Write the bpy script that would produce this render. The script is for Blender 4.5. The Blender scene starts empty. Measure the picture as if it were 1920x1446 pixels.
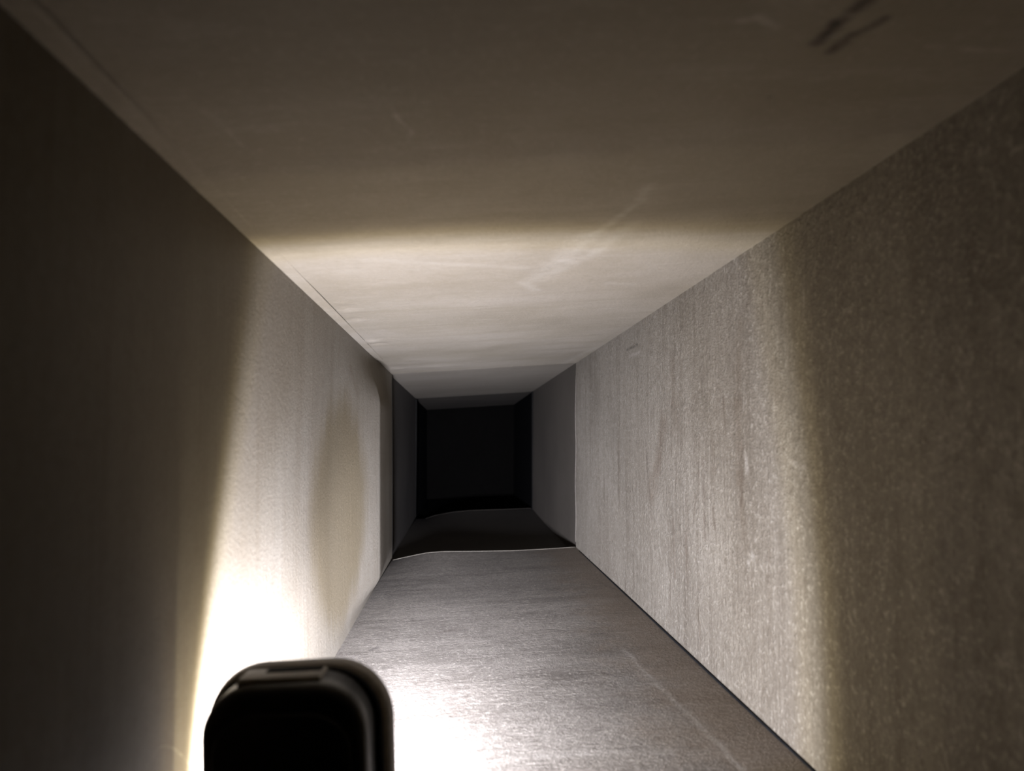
import bpy, bmesh, math, random
from mathutils import Vector, Matrix, noise

C = bpy.context.scene
COL = C.collection
random.seed(4)

# ------------------------------------------------------------------ camera
W, H, F = 1920.0, 1446.0, 1400.0          # frame and focal length in pixels
VX, VY = 863.0, 824.0                     # where the duct axis (+Y) vanishes
ax, ay = VX - W / 2, -(VY - H / 2)
n_ = math.sqrt(ax * ax + ay * ay + F * F)
sa = ax / n_
RGT = Vector((math.sqrt(1 - sa * sa), sa, 0))
_h = Vector((-sa, RGT.x, 0))              # horizontal, at right angles to RGT
tp = (ay / n_) / _h.y                     # up . Y = _h.y * (-sin pitch)
pitch = math.asin(-tp)
FWD = _h * math.cos(pitch) + Vector((0, 0, 1)) * math.sin(pitch)
UPV = RGT.cross(FWD)
cam_data = bpy.data.cameras.new('camera')
cam = bpy.data.objects.new('camera', cam_data)
COL.objects.link(cam)
M = Matrix((RGT, UPV, -FWD)).transposed().to_4x4()
cam.matrix_world = M
cam_data.sensor_width = 36.0
cam_data.lens = 36.0 * F / W
cam_data.clip_start = 0.01
cam_data.dof.use_dof = True
cam_data.dof.focus_distance = 1.05
cam_data.dof.aperture_fstop = 7.5
C.camera = cam

# ------------------------------------------------------------------ world, exposure
world = bpy.data.worlds.new('world')
C.world = world
world.use_nodes = True
bg = world.node_tree.nodes['Background']
bg.inputs[0].default_value = (0.9, 0.8, 0.65, 1)
bg.inputs[1].default_value = 0.0006
C.view_settings.view_transform = 'Standard'
C.view_settings.look = 'None'
C.view_settings.gamma = 1.0
C.view_settings.use_curve_mapping = False
C.view_settings.exposure = 0.0

LAMP_POWER = 212.0
# beam of the lamp: angle off its axis in degrees -> intensity, colour
COOL, MID, WARM, EDGE = (.725, .775, 1), (.76, .795, .99), (.84, .85, .93), (1, .92, .70)
BEAM = [(0, 2.6, COOL), (5, 2.4, COOL), (11, 1.65, COOL), (22, .66, COOL), (33, .335, COOL), (46, .168, MID), (54, .14, MID),
        (60, .125, MID), (63, .105, WARM), (66, .062, WARM), (69, .022, EDGE), (72, .006, EDGE), (75, .0028, EDGE), (80, .0018, EDGE), (90, .0012, EDGE)]
BEAM = [(a_, k_ / 3.4, c_) for a_, k_, c_ in BEAM]
TINT = (.257, .233, .184)                   # the zinc and dust are this warm under the cool lamp


# ------------------------------------------------------------------ pixel helpers (for measuring only)
def ray(px, py):
    return FWD * F + RGT * (px - W / 2) - UPV * (py - H / 2)


def at_y(px, py, Y):
    r = ray(px, py)
    return r * (Y / r.y)


J1, J2, YE, Y0 = 1.62, 2.66, 3.62, -0.04   # joints, far end, open end behind the camera
TL, TR = at_y(735, 702, J1), at_y(1080, 681, J1)
BL, BR = at_y(735, 1046, J1), at_y(1080, 1027, J1)


def on_panel(px, py, a, b):
    """point where the pixel's ray meets the plane through corner lines a and b"""
    d = Vector((b.x - a.x, 0, b.z - a.z))
    nrm = Vector((d.z, 0, -d.x))
    r = ray(px, py)
    return r * (nrm.dot(Vector((a.x, 0, a.z))) / nrm.dot(r))


# ------------------------------------------------------------------ object helpers
def link(name, bm, mat, parent=None, smooth=True):
    me = bpy.data.meshes.new(name)
    bm.normal_update()
    bm.to_mesh(me)
    bm.free()
    o = bpy.data.objects.new(name, me)
    COL.objects.link(o)
    if mat:
        me.materials.append(mat)
    if smooth:
        for p in me.polygons:
            p.use_smooth = True
    o.parent = parent
    return o


def struct(o, label, cat):
    o['kind'] = 'structure'
    o['label'] = label
    o['category'] = cat
    return o


def panel(name, a, b, ya, yb, disp, mat, label, cat, nu=90, nv=40, thick=0.003, inward=None, a2=None, b2=None, edge=True):
    """sheet between corner lines a and b from depth ya to yb; disp(y, v) pushes it inward (metres)"""
    bm = bmesh.new()
    a2, b2 = a2 or a, b2 or b
    rows = []
    for i in range(nu + 1):
        t = i / nu
        y = ya + (yb - ya) * t
        A = a.lerp(a2, t)
        B = b.lerp(b2, t)
        d = (B - A)
        nrm = Vector((d.z, 0, -d.x)).normalized()
        if nrm.dot(inward) < 0:
            nrm = -nrm
        row = []
        for j in range(nv + 1):
            v = j / nv
            p = A.lerp(B, v)
            p = Vector((p.x, y, p.z)) + nrm * disp(y, v) * (min(1.0, v * 25, (1 - v) * 25) if edge else 1.0)
            row.append(bm.verts.new(p))
        rows.append(row)
    fs = []
    for i in range(nu):
        for j in range(nv):
            fs.append(bm.faces.new((rows[i][j], rows[i + 1][j], rows[i + 1][j + 1], rows[i][j + 1])))
    for e in bm.edges:
        if e.is_boundary:
            e.smooth = False
    bm.normal_update()
    if fs[0].normal.dot(inward) < 0:
        bmesh.ops.reverse_faces(bm, faces=fs)
    o = link(name, bm, mat)
    s = o.modifiers.new('thickness', 'SOLIDIFY')
    s.thickness = thick
    s.offset = -1.0
    struct(o, label, cat)
    return o


def tube(bm, pts, r, seg=10, flat=1.0):
    rings = []
    for i, p in enumerate(pts):
        t = (pts[min(i + 1, len(pts) - 1)] - pts[max(i - 1, 0)]).normalized()
        ref = Vector((0, 0, 1)) if abs(t.z) < 0.8 else Vector((1, 0, 0))
        u = t.cross(ref).normalized()
        w = u.cross(t)
        rings.append([bm.verts.new(p + u * (r * math.cos(2 * math.pi * k / seg)) + w * (r * flat * math.sin(2 * math.pi * k / seg))) for k in range(seg)])
    for i in range(len(rings) - 1):
        for k in range(seg):
            bm.faces.new((rings[i][k], rings[i][(k + 1) % seg], rings[i + 1][(k + 1) % seg], rings[i + 1][k]))
    bm.faces.new(rings[0][::-1])
    bm.faces.new(rings[-1])
    bmesh.ops.recalc_face_normals(bm, faces=bm.faces[:])


def box(bm, x0, x1, y0, y1, z0, z1, bev=0.0, seg=3):
    r = bmesh.ops.create_cube(bm, size=1.0)
    vs = r['verts']
    for v in vs:
        v.co = Vector((x0 + (v.co.x + .5) * (x1 - x0), y0 + (v.co.y + .5) * (y1 - y0), z0 + (v.co.z + .5) * (z1 - z0)))
    if bev > 0:
        es = list({e for v in vs for e in v.link_edges})
        bmesh.ops.bevel(bm, geom=es, offset=bev, segments=seg, affect='EDGES', profile=0.5)


# ------------------------------------------------------------------ materials
class NT:
    def __init__(s, name):
        s.m = bpy.data.materials.new(name)
        s.m.use_nodes = True
        s.t = s.m.node_tree
        s.b = s.t.nodes['Principled BSDF']
        s.L = s.t.links

    def n(s, typ, **kw):
        nd = s.t.nodes.new(typ)
        for k, v in kw.items():
            setattr(nd, k, v)
        return nd

    def put(s, sock, val):
        if isinstance(val, bpy.types.NodeSocket):
            s.L.new(val, sock)
        else:
            sock.default_value = val

    def math(s, op, a, b=0.0, clamp=False):
        nd = s.n('ShaderNodeMath', operation=op, use_clamp=clamp)
        s.put(nd.inputs[0], a)
        s.put(nd.inputs[1], b)
        return nd.outputs[0]

    def vmath(s, op, a, b=(0, 0, 0), scale=None):
        nd = s.n('ShaderNodeVectorMath', operation=op)
        s.put(nd.inputs[0], a)
        if op not in ('LENGTH', 'SCALE'):
            s.put(nd.inputs[1], b)
        if scale is not None:
            s.put(nd.inputs['Scale'], scale)
        return nd.outputs['Value'] if op in ('LENGTH', 'DOT_PRODUCT', 'DISTANCE') else nd.outputs['Vector']

    def noise(s, vec, scale, stretch=(1, 1, 1), detail=4, rough=.6):
        nd = s.n('ShaderNodeTexNoise')
        v = s.vmath('MULTIPLY', vec, stretch)
        s.L.new(v, nd.inputs['Vector'])
        nd.inputs['Scale'].default_value = scale
        nd.inputs['Detail'].default_value = detail
        nd.inputs['Roughness'].default_value = rough
        return nd

    def rng(s, v, a, b, c=0.0, d=1.0, smooth=True):
        nd = s.n('ShaderNodeMapRange')
        nd.interpolation_type = 'SMOOTHSTEP' if smooth else 'LINEAR'
        s.put(nd.inputs[0], v)
        for i, x in enumerate((a, b, c, d)):
            s.put(nd.inputs[i + 1], x)
        return nd.outputs[0]

    def mix(s, fac, a, b, blend='MIX'):
        nd = s.n('ShaderNodeMix', data_type='RGBA', blend_type=blend)
        s.put(nd.inputs[0], fac)
        s.put(nd.inputs[6], a if isinstance(a, bpy.types.NodeSocket) else (*a, 1))
        s.put(nd.inputs[7], b if isinstance(b, bpy.types.NodeSocket) else (*b, 1))
        return nd.outputs[2]

    def seg(s, P, a, b, w):
        """1 on the line from a to b, fading to 0 at distance w"""
        ba = b - a
        pa = s.vmath('SUBTRACT', P, tuple(a))
        h = s.math('DIVIDE', s.vmath('DOT_PRODUCT', pa, tuple(ba)), max(ba.dot(ba), 1e-9), clamp=True)
        q = s.vmath('SCALE', tuple(ba), scale=h)
        d = s.vmath('LENGTH', s.vmath('SUBTRACT', pa, q))
        return s.rng(d, w, 0.0, 0.0, 1.0)


def sheet_material(name, base, dark, light, speck, stretch, marks=(), rough=.55, bump=.35, blotch=.5, streaks=.5, grain=1.0, metallic=0.0, spec=.25, extra=None):
    """dusty galvanised sheet: blotches, streaks along one direction, fine grain and single marks.
    marks: (a, b, width, colour, strength)"""
    s = NT(name)
    tn = lambda c: tuple(x * y for x, y in zip(c, TINT))
    base, dark, light, speck = tn(base), tn(dark), tn(light), tn(speck)
    P = s.n('ShaderNodeTexCoord').outputs['Object']
    big = s.noise(P, 5.0, stretch=(1, 1, 1), detail=5).outputs['Fac']
    st = s.noise(P, 16.0, stretch=stretch, detail=6, rough=.65).outputs['Fac']
    st2 = s.noise(P, 60.0, stretch=stretch, detail=5, rough=.7).outputs['Fac']
    fine = s.noise(P, 240.0, detail=4, rough=.8).outputs['Fac']
    col = s.mix(s.rng(big, .35, .68, 0, blotch), base, dark)
    col = s.mix(s.rng(st, .45, .75, 0, streaks), col, dark)
    col = s.mix(s.rng(st2, .52, .72, 0, streaks * .7), col, light)
    col = s.mix(s.math('MULTIPLY', s.rng(fine, .34, .48, 1, 0), .55 * grain), col, dark)
    col = s.mix(s.math('MULTIPLY', s.rng(fine, .53, .66, 0, 1), .8 * grain), col, speck)
    mott = s.noise(P, 75.0, detail=4, rough=.7).outputs['Fac']
    col = s.mix(s.math('MULTIPLY', s.rng(mott, .48, .68, 0, 1), .5 * grain), col, dark)
    if extra:
        col = extra(s, P, col)
    if marks:
        wob = s.noise(P, 28.0, detail=3)
        off = s.vmath('SCALE', s.vmath('SUBTRACT', wob.outputs['Color'], (.5, .5, .5)), scale=.009)
        Pd = s.vmath('ADD', P, off)
        brk = s.rng(s.noise(P, 70.0, detail=4, rough=.7).outputs['Fac'], .34, .58, .35, 1)
        for a, b, w, c, k in marks:
            f = s.math('MULTIPLY', s.math('MULTIPLY', s.seg(Pd, a, b, w), brk), k)
            col = s.mix(f, col, tn(c))
    s.L.new(col, s.b.inputs['Base Color'])
    s.b.inputs['Roughness'].default_value = rough
    s.b.inputs['Metallic'].default_value = metallic
    s.b.inputs['Specular IOR Level'].default_value = spec
    bp = s.n('ShaderNodeBump')
    bp.inputs['Strength'].default_value = bump
    bp.inputs['Distance'].default_value = 0.004
    hgt = s.math('ADD', s.math('MULTIPLY', fine, 1.0), s.math('MULTIPLY', st2, .7))
    s.L.new(hgt, bp.inputs['Height'])
    s.L.new(bp.outputs[0], s.b.inputs['Normal'])
    return s.m


def plain(name, col, rough, metallic=0.0, spec=.5, coat=0.0, grain=0.0):
    s = NT(name)
    P = s.n('ShaderNodeTexCoord').outputs['Object']
    f = s.noise(P, 140.0, detail=4).outputs['Fac']
    c2 = tuple(x * 1.6 + .004 for x in col)
    s.L.new(s.mix(s.rng(f, .45, .75, 0, .5), col, c2), s.b.inputs['Base Color'])
    s.L.new(s.rng(f, .2, .8, rough * .85, rough * 1.15, False), s.b.inputs['Roughness'])
    s.b.inputs['Metallic'].default_value = metallic
    s.b.inputs['Specular IOR Level'].default_value = spec
    s.b.inputs['Coat Weight'].default_value = coat
    if grain:
        bp = s.n('ShaderNodeBump')
        bp.inputs['Strength'].default_value = grain
        bp.inputs['Distance'].default_value = .0006
        s.L.new(f, bp.inputs['Height'])
        s.L.new(bp.outputs[0], s.b.inputs['Normal'])
    return s.m


ceil_pt = lambda x, y: on_panel(x, y, TL, TR)
right_pt = lambda x, y: on_panel(x, y, TR, BR)
left_pt = lambda x, y: on_panel(x, y, TL, BL)
floor_pt = lambda x, y: on_panel(x, y, BL, BR)


def marks_on(fn, rows):
    out = []
    for pts, w, c, k in rows:
        ps = [fn(*p) for p in pts]
        for a, b in zip(ps, ps[1:]):
            out.append((a, b, w, c, k))
    return out


PALE = (1.1, 1.07, 1.06)
BROWN = (.26, .19, .13)
DARK = (.13, .10, .085)
ceiling_marks = marks_on(ceil_pt, [
    ([(1218, 345), (1200, 372), (1165, 400), (1110, 440)], .007, PALE, .55),
    ([(1110, 440), (1050, 490), (1010, 525)], .022, PALE, .4),
    ([(1190, 415), (1120, 470), (1040, 515)], .012, PALE, .35),
    ([(690, 488), (850, 494), (990, 502)], .010, PALE, .25),
    ([(980, 530), (1005, 545)], .010, PALE, .45),
    ([(1140, 532), (1185, 534)], .009, PALE, .35),
    ([(718, 180), (745, 215), (768, 245), (755, 282)], .0022, PALE, .55),
    ([(375, 205), (420, 232), (455, 275)], .0025, PALE, .4),
    ([(1392, 42), (1425, 38), (1462, 52)], .0035, PALE, .8),
    ([(1540, 78), (1565, 70)], .003, PALE, .8),
    ([(1742, 87), (1820, 93), (1885, 96)], .0022, PALE, .6),
    ([(1536, 82), (1570, 45), (1625, 2)], .006, (.07, .05, .045), .8),
    ([(1560, 98), (1600, 72), (1655, 36)], .005, (.07, .05, .045), .7),
    ([(1440, 182), (1442, 183)], .003, DARK, .6),
    ([(1040, 690), (1120, 650)], .012, PALE, .3),
])
right_marks = marks_on(right_pt, [
    ([(1386, 610), (1384, 760), (1388, 900), (1396, 1010)], .016, (.32, .26, .20), .55),
    ([(1246, 800), (1236, 870), (1222, 925)], .026, (.32, .24, .18), .5),
    ([(1210, 790), (1215, 860), (1220, 940)], .006, (.2, .16, .13), .6),
    ([(1160, 830), (1160, 960)], .010, (.30, .24, .19), .7),
    ([(1262, 960), (1264, 1080)], .006, (.27, .2, .15), .6),
    ([(1285, 1000), (1288, 1100)], .005, (.27, .2, .15), .6),
    ([(1262, 680), (1268, 800)], .018, (.34, .27, .21), .4),
    ([(1318, 860), (1322, 1010)], .006, (.27, .21, .17), .6),
    ([(1308, 1150), (1312, 1200)], .007, (.3, .24, .19), .55),
    ([(1175, 657), (1196, 646)], .004, (.1, .08, .06), .8),
    ([(1180, 668), (1200, 660)], .004, PALE, .5),
    ([(1410, 1040), (1412, 1043)], .006, (.95, .93, .9), .9),
    ([(1402, 1054), (1403, 1055)], .005, (.95, .93, .9), .9),
    ([(1510, 520), (1505, 600)], .003, PALE, .5),
    ([(1900, 1040), (1880, 1240)], .0012, PALE, .5),
    ([(1745, 1090), (1742, 1180)], .0012, PALE, .4),
    ([(1400, 860), (1402, 880)], .006, PALE, .6),
    ([(1480, 870), (1510, 880)], .004, PALE, .5),
])
rs = random.Random(11)
for _ in range(22):                      # fine run marks down the right sheet
    x_ = rs.gauss(1245, 60)
    y_ = rs.uniform(740, 1050)
    l_ = rs.uniform(50, 170)
    right_marks += marks_on(right_pt, [([(x_, y_), (x_ + rs.uniform(-6, 6), y_ + l_)], rs.uniform(.002, .006), (.24, .18, .13), rs.uniform(.3, .65))])
floor_marks = marks_on(floor_pt, [
    ([(1168, 1215), (1215, 1265), (1262, 1312), (1322, 1368), (1392, 1446)], .005, PALE, .3),
    ([(1010, 1418), (1090, 1412), (1250, 1412)], .009, PALE, .22),
    ([(705, 1215), (695, 1220)], .006, (.1, .08, .07), .7),
    ([(1110, 1190), (1130, 1188)], .006, (.1, .08, .07), .6),
    ([(1130, 1262), (1160, 1268)], .004, (.12, .1, .08), .6),
    ([(1040, 1275), (1080, 1270)], .004, (.15, .12, .1), .5),
    ([(860, 1180), (800, 1190)], .006, (.2, .16, .13), .5),
    ([(1120, 1090), (1150, 1105)], .006, (.2, .16, .13), .5),
])
left_marks = marks_on(left_pt, [
    ([(682, 870), (674, 910), (686, 950), (678, 1000)], .008, PALE, .2),
    ([(655, 690), (662, 740)], .012, BROWN, .4),
    ([(270, 1440), (290, 1412), (310, 1399), (335, 1420), (362, 1444)], .0009, PALE, .6),
    ([(640, 600), (636, 680)], .008, (.4, .34, .28), .5),
])


def floor_dirt(s, P, col):
    """brown dirt lying along the right edge of the floor"""
    sep = s.n('ShaderNodeSeparateXYZ')
    s.L.new(P, sep.inputs[0])
    nz = s.noise(P, 22.0, detail=5, rough=.7).outputs['Fac']
    x = s.math('ADD', sep.outputs[0], s.math('MULTIPLY', s.math('SUBTRACT', nz, .5), .16))
    return s.mix(s.rng(x, .13, BR.x - .02, 0, .55), col, (.115, .08, .046))


def oval_stain(s, P, col):
    """large oval brown stain half way along the left sheet"""
    sep = s.n('ShaderNodeSeparateXYZ')
    s.L.new(P, sep.inputs[0])
    nf = s.noise(P, 9.0, stretch=(1, 2.5, .5), detail=5, rough=.7).outputs['Fac']
    dy = s.math('DIVIDE', s.math('SUBTRACT', sep.outputs[1], .93), .175)
    dz = s.math('DIVIDE', s.math('ADD', sep.outputs[2], .085), .150)
    d = s.math('SQRT', s.math('ADD', s.math('MULTIPLY', dy, dy), s.math('MULTIPLY', dz, dz)))
    d = s.math('ADD', d, s.math('MULTIPLY', s.math('SUBTRACT', nf, .5), .55))
    return s.mix(s.rng(d, 1.12, .72, 0, .78), col, (.080, .060, .031))


m_ceiling = sheet_material('galvanised ceiling sheet', (.82, .765, .71), (.64, .58, .49), (.90, .855, .81), (.93, .89, .85), (.22, 1.6, 1),
                           ceiling_marks, rough=.55, bump=.28, blotch=.75, streaks=.75, grain=.6, spec=.12)
m_right = sheet_material('dusty right sheet', (.64, .60, .545), (.34, .295, .245), (.72, .68, .63), (1.05, 1.02, .97), (1, 2.2, .11),
                         right_marks, rough=.62, bump=.9, blotch=.5, streaks=.75, grain=1.0)
m_left = sheet_material('galvanised left sheet', (.52, .49, .45), (.40, .355, .30), (.58, .55, .52), (.58, .55, .52), (1, 2.2, .12),
                        left_marks, rough=.6, bump=.25, blotch=.6, streaks=.6, grain=.6, spec=.1, extra=oval_stain)
m_floor = sheet_material('dusty floor sheet', (.48, .445, .42), (.18, .155, .13), (.58, .545, .52), (.85, .81, .77), (.3, 1.5, 1),
                         floor_marks, rough=.7, bump=.9, blotch=.5, streaks=.85, grain=1.0, extra=floor_dirt)
m_far = sheet_material('shaded dusty sheet', (.13, .115, .10), (.075, .065, .055), (.17, .155, .14), (.19, .17, .15), (1, 1, .5),  # dimness of the second section put into a darker sheet colour
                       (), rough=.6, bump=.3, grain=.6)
m_ceil2 = sheet_material('shaded ceiling sheet', (.70, .65, .60), (.54, .49, .43), (.76, .72, .68), (.76, .72, .68), (.22, 1.6, 1), (), rough=.5, bump=.12, grain=.3)  # darker copy of the near ceiling, light falloff put into its colour
m_mid = sheet_material('half shaded far sheet', (.23, .205, .18), (.15, .13, .11), (.27, .25, .23), (.31, .29, .27), (1, 2.2, .2),  # loss of light beyond the joints painted as a darker sheet
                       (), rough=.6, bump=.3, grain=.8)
m_hem = sheet_material('bare metal hem', (.36, .34, .31), (.2, .18, .16), (.42, .4, .37), (.45, .43, .4), (1, 1, 1), (), rough=.5, bump=.1, grain=.5)
m_far_dark = sheet_material('black far darkness', (.006, .0055, .005), (.004, .0035, .003), (.009, .008, .007), (.01, .009, .008), (1, 1, 1), (), rough=.9, bump=.8, spec=.03)  # darkness of the far end painted as near-black surfaces
m_dim = sheet_material('shaded flange', (.022, .021, .021), (.012, .012, .012), (.03, .03, .03), (.03, .03, .03), (1, 1, 1), (), rough=.9, bump=.1, spec=.04)  # shade on flanges and left hem put into a near-black colour
m_body = plain('black moulded plastic', (.012, .0115, .011), .36, spec=.6, grain=.15)
m_rim = plain('highlit lamp rim', (.36, .34, .31), .5, spec=.45, grain=.3)  # highlights on bezel and latch put into a lighter grey
m_slot = plain('matt black recess', (.003, .003, .003), .8, spec=.1)
m_steel = plain('dark steel', (.12, .12, .12), .35, metallic=1.0)
m_screw = plain('bright zinc', (.55, .54, .52), .3, metallic=1.0)


# ------------------------------------------------------------------ the duct
def nz(y, v, sc, seed):
    return noise.noise(Vector((y * sc, v * sc * .4, seed)))


def g(x, c, w):
    return math.exp(-((x - c) / w) ** 2)


def left_disp(y, v):
    a = 0.0010 * nz(y, v, 4, 1.0)
    tv = min(1.0, max(0.0, v / .22)) * min(1.0, max(0.0, (1 - v) / .10))
    tv = tv * tv * (3 - 2 * tv)
    mid = g(v, .58, .34)
    a -= .0060 * mid * g(y, .90, .17)           # shallow pan
    k = .012                                    # then a bulge with a bend at 1.19 m, falling back to the joint
    u = y - 1.19
    bend = (u + math.sqrt(u * u + k * k)) / 2   # 0 before the bend, u after it
    rise = max(0.0, min(1.0, (y - .88) / .31))
    a += tv * (.0205 * rise ** 1.6 - .0468 * bend)
    return a


def right_disp(y, v):
    return .0016 * nz(y, v, 3, 5.0) + .0012 * g(y, 1.0, .3) * math.sin(v * 5)


cdents = [(ceil_pt(655, 585), .012, .0018), (ceil_pt(668, 600), .009, -.0016), (ceil_pt(698, 640), .016, .0022),
          (ceil_pt(710, 645), .012, -.0018), (ceil_pt(745, 692), .02, .0014), (ceil_pt(1030, 515), .03, -.002),
          (ceil_pt(640, 570), .010, .0012), (ceil_pt(820, 688), .03, .0014),
          (ceil_pt(1565, 50), .006, -.0012), (ceil_pt(1600, 72), .006, -.0010)]
cv = (TR - TL)


def ceil_disp(y, v):
    a = .0016 * nz(y, v, 3, 9.0) + .0008 * nz(y, v * 2, 9, 2.0)
    x = TL.x + cv.x * v
    for p, r, k in cdents:
        if abs(p.y - y) < 3 * r and abs(p.x - x) < 3 * r:
            a += k * math.exp(-((p.y - y) ** 2 + (p.x - x) ** 2) / (r * r))
    return a


lip_px = [(735, 1051), (752, 1047), (775, 1042), (800, 1037), (830, 1034.5), (900, 1034), (960, 1033), (1020, 1030), (1080, 1026)]
lip_pts = [at_y(px, py, J1) for px, py in lip_px]


def interp(pts, x):
    if x <= pts[0].x:
        return pts[0].z
    for a, b in zip(pts, pts[1:]):
        if x <= b.x:
            return a.z + (b.z - a.z) * (x - a.x) / (b.x - a.x)
    return pts[-1].z


def floor_disp(y, v):
    x = BL.x + (BR.x - BL.x) * v
    z = BL.z + (BR.z - BL.z) * v
    k = max(0.0, (y - 1.15) / (J1 - 1.15))
    return (interp(lip_pts, x) - z) * k * k + .0014 * nz(y, v, 4, 12.0) * (1 - k)


IN = {'l': Vector((1, 0, 0)), 'r': Vector((-1, 0, 0)), 't': Vector((0, 0, -1)), 'b': Vector((0, 0, 1))}
panel('wall_left', TL, BL, Y0, J1, left_disp, m_left, 'left sheet of the near duct section, blazing white beside the lamp', 'wall', 220, 60, inward=IN['l'])
panel('wall_right', TR, BR, Y0, J1, right_disp, m_right, 'right sheet of the near duct section, speckled and streaked with brown', 'wall', 160, 40, inward=IN['r'])
panel('ceiling', TL, TR, Y0, J1, ceil_disp, m_ceiling, 'smooth ceiling sheet of the near duct section with pale scuffs', 'ceiling', 420, 110, inward=IN['t'])
panel('floor', BL, BR, Y0, J1, floor_disp, m_floor, 'dusty floor sheet of the near duct section ending in a bent lip', 'floor', 160, 80, inward=IN['b'], edge=False)


def off(p, dx, dz):
    return p + Vector((dx, 0, dz))


# second section, a little wider, its floor lower
dl, dr, dt, db = .010, .005, .004, .020
TL2, TR2, BL2, BR2 = off(TL, -dl, dt), off(TR, dr, dt), off(BL, -dl, -db), off(BR, dr, -db)
flat = lambda y, v: .0015 * nz(y, v, 4, 20.0)
lip2_px = [(797, 973), (815, 967), (845, 961), (880, 957.5), (940, 955.5), (1002, 953)]
lip2_pts = [at_y(px, py, J2) for px, py in lip2_px]


def floor2_disp(y, v):
    x = BL2.x + (BR2.x - BL2.x) * v
    z = BL2.z + (BR2.z - BL2.z) * v
    k = max(0.0, (y - 2.1) / (J2 - 2.1))
    return (interp(lip2_pts, x) - z) * k * k


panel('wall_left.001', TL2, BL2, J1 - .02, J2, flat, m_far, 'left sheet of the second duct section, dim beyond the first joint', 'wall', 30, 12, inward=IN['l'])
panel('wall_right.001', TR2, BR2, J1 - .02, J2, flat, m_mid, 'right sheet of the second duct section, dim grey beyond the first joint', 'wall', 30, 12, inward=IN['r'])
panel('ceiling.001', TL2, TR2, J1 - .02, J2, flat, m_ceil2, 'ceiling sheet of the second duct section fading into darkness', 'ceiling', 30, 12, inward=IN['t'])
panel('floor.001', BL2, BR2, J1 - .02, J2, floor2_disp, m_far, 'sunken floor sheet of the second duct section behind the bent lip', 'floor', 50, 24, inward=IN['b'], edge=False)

# last section, its darkness painted black, its ceiling falling to the end wall
TL3, TR3, BL3, BR3 = off(TL, -.014, .006), off(TR, .008, .006), off(BL, -.014, -.035), off(BR, .008, -.035)
TL4, TR4 = off(TL3, 0, -.004), off(TR3, 0, -.004)
panel('wall_left.002', TL3, BL3, J2 - .02, YE, flat, m_far_dark, 'left side of the far end of the duct, darkness painted black', 'wall', 20, 10, inward=IN['l'])
panel('wall_right.002', TR3, BR3, J2 - .02, YE, flat, m_far_dark, 'right side of the far end of the duct, darkness painted black', 'wall', 20, 10, inward=IN['r'])
panel('ceiling.002', TL3, TR3, J2 - .02, YE, flat, m_mid, 'ceiling, shade painted in, sloping down to the end of the duct', 'ceiling', 20, 10, inward=IN['t'], a2=TL4, b2=TR4)
panel('floor.002', BL3, BR3, J2 - .02, YE, flat, m_far_dark, 'floor at the far end of the duct, darkness painted black', 'floor', 20, 10, inward=IN['b'])
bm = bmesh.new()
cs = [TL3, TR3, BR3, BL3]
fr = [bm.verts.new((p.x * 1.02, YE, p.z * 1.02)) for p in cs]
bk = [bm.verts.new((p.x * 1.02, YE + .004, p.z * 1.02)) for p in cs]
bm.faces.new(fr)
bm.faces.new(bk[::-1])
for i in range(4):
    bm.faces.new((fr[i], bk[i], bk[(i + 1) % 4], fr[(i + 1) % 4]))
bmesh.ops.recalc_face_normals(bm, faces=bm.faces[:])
struct(link('wall_back', bm, m_far_dark, smooth=False), 'end wall closing the duct, darkness painted nearly black', 'wall')


# trims: hems at the joints and seams along the corners
def trim(name, pts, r, mat, label, flat_=1.0):
    b = bmesh.new()
    tube(b, pts, r, 10, flat_)
    return struct(link(name, b, mat), label, 'seam')


def lip_line(pts, dz, n=40):
    x0, x1 = pts[0].x + .002, pts[-1].x - .002
    return [Vector((x0 + (x1 - x0) * i / n, pts[0].y, interp(pts, x0 + (x1 - x0) * i / n) + dz)) for i in range(n + 1)]


trim('trim_1', lip_line(lip_pts, -.0004), .0012, m_hem, 'bright bent hem along the end of the near floor sheet')
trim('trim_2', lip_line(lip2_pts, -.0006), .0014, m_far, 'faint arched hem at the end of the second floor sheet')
dR = (BR - TR)
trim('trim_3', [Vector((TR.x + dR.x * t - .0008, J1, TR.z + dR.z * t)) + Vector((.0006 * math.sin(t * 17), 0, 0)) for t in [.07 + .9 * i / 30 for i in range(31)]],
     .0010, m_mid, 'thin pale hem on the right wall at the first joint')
dLn = (BL - TL)
trim('trim_4', [Vector((TL.x + dLn.x * t + .0002 + left_disp(J1, t), J1, TL.z + dLn.z * t)) for t in [.03 + .94 * i / 20 for i in range(21)]],
     .0006, m_dim, 'dim hem on the left wall at the first joint')


def strip(name, p0, wdir, wid, updir, hgt, y0, y1, mat, label):
    """flat folded flange lying on a sheet along the duct"""
    b = bmesh.new()
    n = 40
    prof = [(0, 0), (0, hgt), (wid * .82, hgt), (wid, hgt * .25), (wid, 0)]
    rows = []
    for i in range(n + 1):
        y = y0 + (y1 - y0) * i / n
        rows.append([b.verts.new(Vector((p0.x, y, p0.z)) + wdir * u + updir * w) for u, w in prof])
    for i in range(n):
        for k in range(len(prof)):
            k2 = (k + 1) % len(prof)
            b.faces.new((rows[i][k], rows[i][k2], rows[i + 1][k2], rows[i + 1][k]))
    b.faces.new(rows[0])
    b.faces.new(rows[-1][::-1])
    bmesh.ops.recalc_face_normals(b, faces=b.faces[:])
    return struct(link(name, b, mat, smooth=False), label, 'seam')


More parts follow.
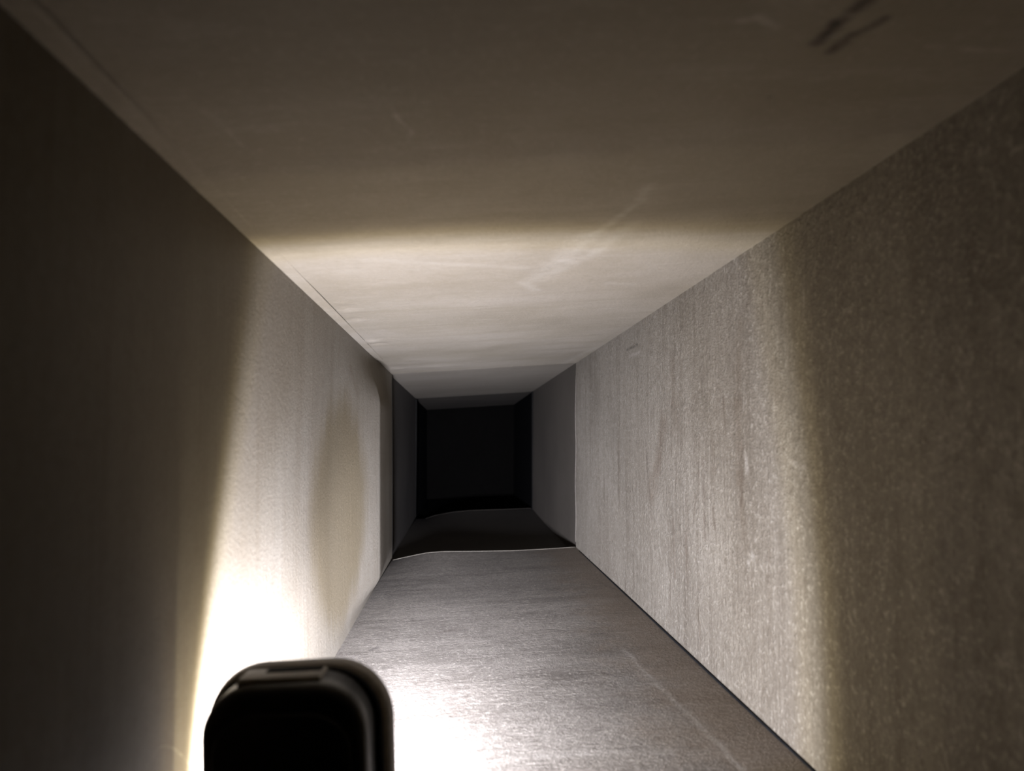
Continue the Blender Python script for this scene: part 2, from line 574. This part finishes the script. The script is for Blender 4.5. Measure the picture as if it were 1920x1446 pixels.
cw = cv.normalized()
cdn = Vector((cw.z, 0, -cw.x))
cdn = cdn if cdn.z < 0 else -cdn
strip('trim_5', TL + cdn * .0005, cw, .011, cdn, .0007, Y0, J1 - .3, m_ceiling, 'folded seam along the left edge of the near ceiling')
fw = (BR - BL).normalized()
fup = Vector((-fw.z, 0, fw.x))
fup = fup if fup.z > 0 else -fup
trim('trim_6', [Vector((BR.x - .0015, Y0 + (J1 - .05 - Y0) * i / 30, BR.z + .0004)) for i in range(31)], .0011, m_slot,  # black strip painted for the shadow line of the corner gap
     'dark strip for the shadow line between the floor and the right wall')
ru = (TR - BR).normalized()
# flange frame of the second joint: left and right uprights
for nm, p, q, sx, lab in (('trim_7', TL2, BL2, 1, 'dim upright flange on the left at the second joint'),
                          ('trim_8', TR2, BR2, -1, 'dim upright flange on the right at the second joint')):
    b = bmesh.new()
    x0 = p.x
    box(b, min(x0, x0 + sx * .006), max(x0, x0 + sx * .006), J2 - .035, J2, q.z + .004, p.z - .004, .001, 2)
    struct(link(nm, b, m_dim, smooth=False), lab, 'seam')

# ------------------------------------------------------------------ the lamp
slope = math.atan2(BR.z - BL.z, BR.x - BL.x)
LX = -.0735                                       # middle of the lamp across the duct
fz = BL.z + (BR.z - BL.z) * (LX - BL.x) / (BR.x - BL.x)
root = bpy.data.objects.new('work_light', None)
COL.objects.link(root)
root.location = (LX, .372, fz + .0012)
root.scale = (.91, .91, .91)
root.rotation_euler = (0, -slope, math.radians(-3))
root['label'] = 'black portable work light with rounded corners, seen from behind beside the blazing left wall'
root['category'] = 'work light'


def rr(hw, z0, z1, r, seg=10):
    """rounded rectangle in XZ, counter-clockwise"""
    out = []
    for cx, cz, a0 in ((hw - r, z1 - r, 0), (-hw + r, z1 - r, 90), (-hw + r, z0 + r, 180), (hw - r, z0 + r, 270)):
        for k in range(seg + 1):
            a = math.radians(a0 + 90 * k / seg)
            out.append((cx + r * math.cos(a), cz + r * math.sin(a)))
    return out


def loft(bm, secs, cap0=True, cap1=True):
    rings = [[bm.verts.new((x, y, z)) for x, z in pr] for y, pr in secs]
    for a, b in zip(rings, rings[1:]):
        for k in range(len(a)):
            k2 = (k + 1) % len(a)
            bm.faces.new((a[k], a[k2], b[k2], b[k]))
    if cap0:
        bm.faces.new(rings[0][::-1])
    if cap1:
        bm.faces.new(rings[-1])
    bmesh.ops.recalc_face_normals(bm, faces=bm.faces[:])


ZT = .1490        # top of the lamp above the floor
ZB = .016
# back shell: y local from -.022 (towards the camera) to .004
b = bmesh.new()
secs = []
for y, ins, r in ((-.0220, .0060, .021), (-.0216, .0042, .022), (-.0200, .0020, .024), (-.0170, .0004, .025), (-.012, 0, .026), (.003, -.0005, .0265)):
    secs.append((y, rr(.0415 - ins, ZB + .003 + ins, ZT - .0010 - ins, r)))
loft(b, secs)
link('housing', b, m_body, root)
# raised step on the back with its own lit edge
b = bmesh.new()
loft(b, [(-.0245, rr(.0325, .03, ZT - .0155, .019)), (-.0240, rr(.0335, .029, ZT - .0145, .020)), (-.0218, rr(.0350, .028, ZT - .013, .021))])
link('back_cover', b, m_body, root)
# rubber groove ring and front bezel
b = bmesh.new()
loft(b, [(.002, rr(.0445, ZB + .001, ZT - .0008, .028)), (.0035, rr(.0455, ZB, ZT, .029)), (.006, rr(.0455, ZB, ZT, .029)), (.007, rr(.0435, ZB + .002, ZT - .001, .027))])
link('gasket', b, m_slot, root)
b = bmesh.new()
loft(b, [(.0065, rr(.0455, ZB + .0005, ZT - .0010, .029)), (.0100, rr(.0485, ZB - .0015, ZT + .0010, .031)), (.0165, rr(.0500, ZB - .002, ZT + .0016, .032)),
         (.0190, rr(.0492, ZB - .0015, ZT + .0008, .031)), (.0192, rr(.0440, ZB + .003, ZT - .005, .027)), (.0150, rr(.0425, ZB + .005, ZT - .007, .026))],
     cap0=True, cap1=False)
bez = link('bezel', b, m_rim, root)
# lens, the surface that gives the light
lm = NT('lit lamp lens')
lm.b.inputs['Base Color'].default_value = (.9, .9, .88, 1)
lm.b.inputs['Emission Color'].default_value = (1, .88, .55, 1)
lm.b.inputs['Emission Strength'].default_value = 4.0
b = bmesh.new()
loft(b, [(.0140, rr(.0426, ZB + .0050, ZT - .0070, .026)), (.0215, rr(.0424, ZB + .0052, ZT - .0072, .026)), (.0245, rr(.0405, ZB + .0072, ZT - .0092, .025)), (.0262, rr(.0360, ZB + .0120, ZT - .0140, .022))])
lens = link('lens', b, lm.m, root)
# latch block on the top with a slot
b = bmesh.new()
box(b, -.0250, .0180, -.0140, .0050, ZT - .006, ZT + .0012, .0022, 4)
lt = link('top_latch', b, m_rim, root)
b = bmesh.new()
box(b, -.0130, .0160, -.0040, .0035, ZT + .0004, ZT + .0016, .0005, 2)
link('slot', b, m_slot, lt)
# stand: two arms, a foot bar and the pivot knobs
b = bmesh.new()
for sx in (-1, 1):
    box(b, min(sx * .0432, sx * .0458), max(sx * .0432, sx * .0458), -.013, -.003, .001, .092, .0008, 2)
box(b, -.0458, .0458, -.013, -.003, .0, .0026, .0008, 2)
for sx in (-1, 1):
    box(b, sx * .034 - .008, sx * .034 + .008, -.030, .022, .0, .0026, .0008, 2)
link('stand', b, m_steel, root)
for sx in (-1, 1):
    b = bmesh.new()
    r = bmesh.ops.create_cone(b, cap_ends=True, segments=28, radius1=.0105, radius2=.0095, depth=.0050)
    bmesh.ops.bevel(b, geom=[e for e in b.edges if e.calc_face_angle(0) > .8], offset=.0008, segments=2, affect='EDGES')
    bmesh.ops.transform(b, matrix=Matrix.Translation((sx * .0480, -.008, 0.0855)) @ Matrix.Rotation(sx * math.pi / 2, 4, 'Y'), verts=b.verts[:])
    kn = link('pivot_knob', b, m_body, root)
    b = bmesh.new()
    bmesh.ops.create_uvsphere(b, u_segments=16, v_segments=8, radius=.0032)
    for v in b.verts:
        v.co.z *= .5
    bmesh.ops.transform(b, matrix=Matrix.Translation((sx * .0505, -.008, 0.0855)) @ Matrix.Rotation(sx * math.pi / 2, 4, 'Y'), verts=b.verts[:])
    link('screw', b, m_screw, kn)

# the lamp's own beam, from the lens
ld = bpy.data.lights.new('work_light_beam', 'AREA')
ld.shape = 'RECTANGLE'
ld.size, ld.size_y = .046, .052
ld.energy = LAMP_POWER
ld.use_nodes = True
t = ld.node_tree
em = t.nodes['Emission']
ge = t.nodes.new('ShaderNodeNewGeometry')
dt_ = t.nodes.new('ShaderNodeVectorMath'); dt_.operation = 'DOT_PRODUCT'
t.links.new(ge.outputs['Normal'], dt_.inputs[0])
t.links.new(ge.outputs['Incoming'], dt_.inputs[1])
ab = t.nodes.new('ShaderNodeMath'); ab.operation = 'ABSOLUTE'
t.links.new(dt_.outputs['Value'], ab.inputs[0])
mx = t.nodes.new('ShaderNodeMath'); mx.operation = 'MAXIMUM'; mx.inputs[1].default_value = .02
t.links.new(ab.outputs[0], mx.inputs[0])
ac = t.nodes.new('ShaderNodeMath'); ac.operation = 'ARCCOSINE'
t.links.new(ab.outputs[0], ac.inputs[0])
dv = t.nodes.new('ShaderNodeMath'); dv.operation = 'DIVIDE'; dv.inputs[1].default_value = math.pi / 2
t.links.new(ac.outputs[0], dv.inputs[0])
rp = t.nodes.new('ShaderNodeValToRGB')
rp.color_ramp.interpolation = 'LINEAR'
el = rp.color_ramp.elements
while len(el) < len(BEAM):
    el.new(.5)
for e, (a, k, c) in zip(el, BEAM):
    e.position = a / 90
    e.color = (c[0] * k, c[1] * k, c[2] * k, 1)
t.links.new(dv.outputs[0], rp.inputs[0])
iv = t.nodes.new('ShaderNodeMath'); iv.operation = 'DIVIDE'; iv.inputs[0].default_value = 1.0
t.links.new(mx.outputs[0], iv.inputs[1])
t.links.new(rp.outputs[0], em.inputs['Color'])
t.links.new(iv.outputs[0], em.inputs['Strength'])
lo = bpy.data.objects.new('work_light_beam', ld)
COL.objects.link(lo)
lo.parent = root
lo.location = (0, .0275, .050)
lo.rotation_euler = (math.pi / 2, 0, 0)          # shines along +Y
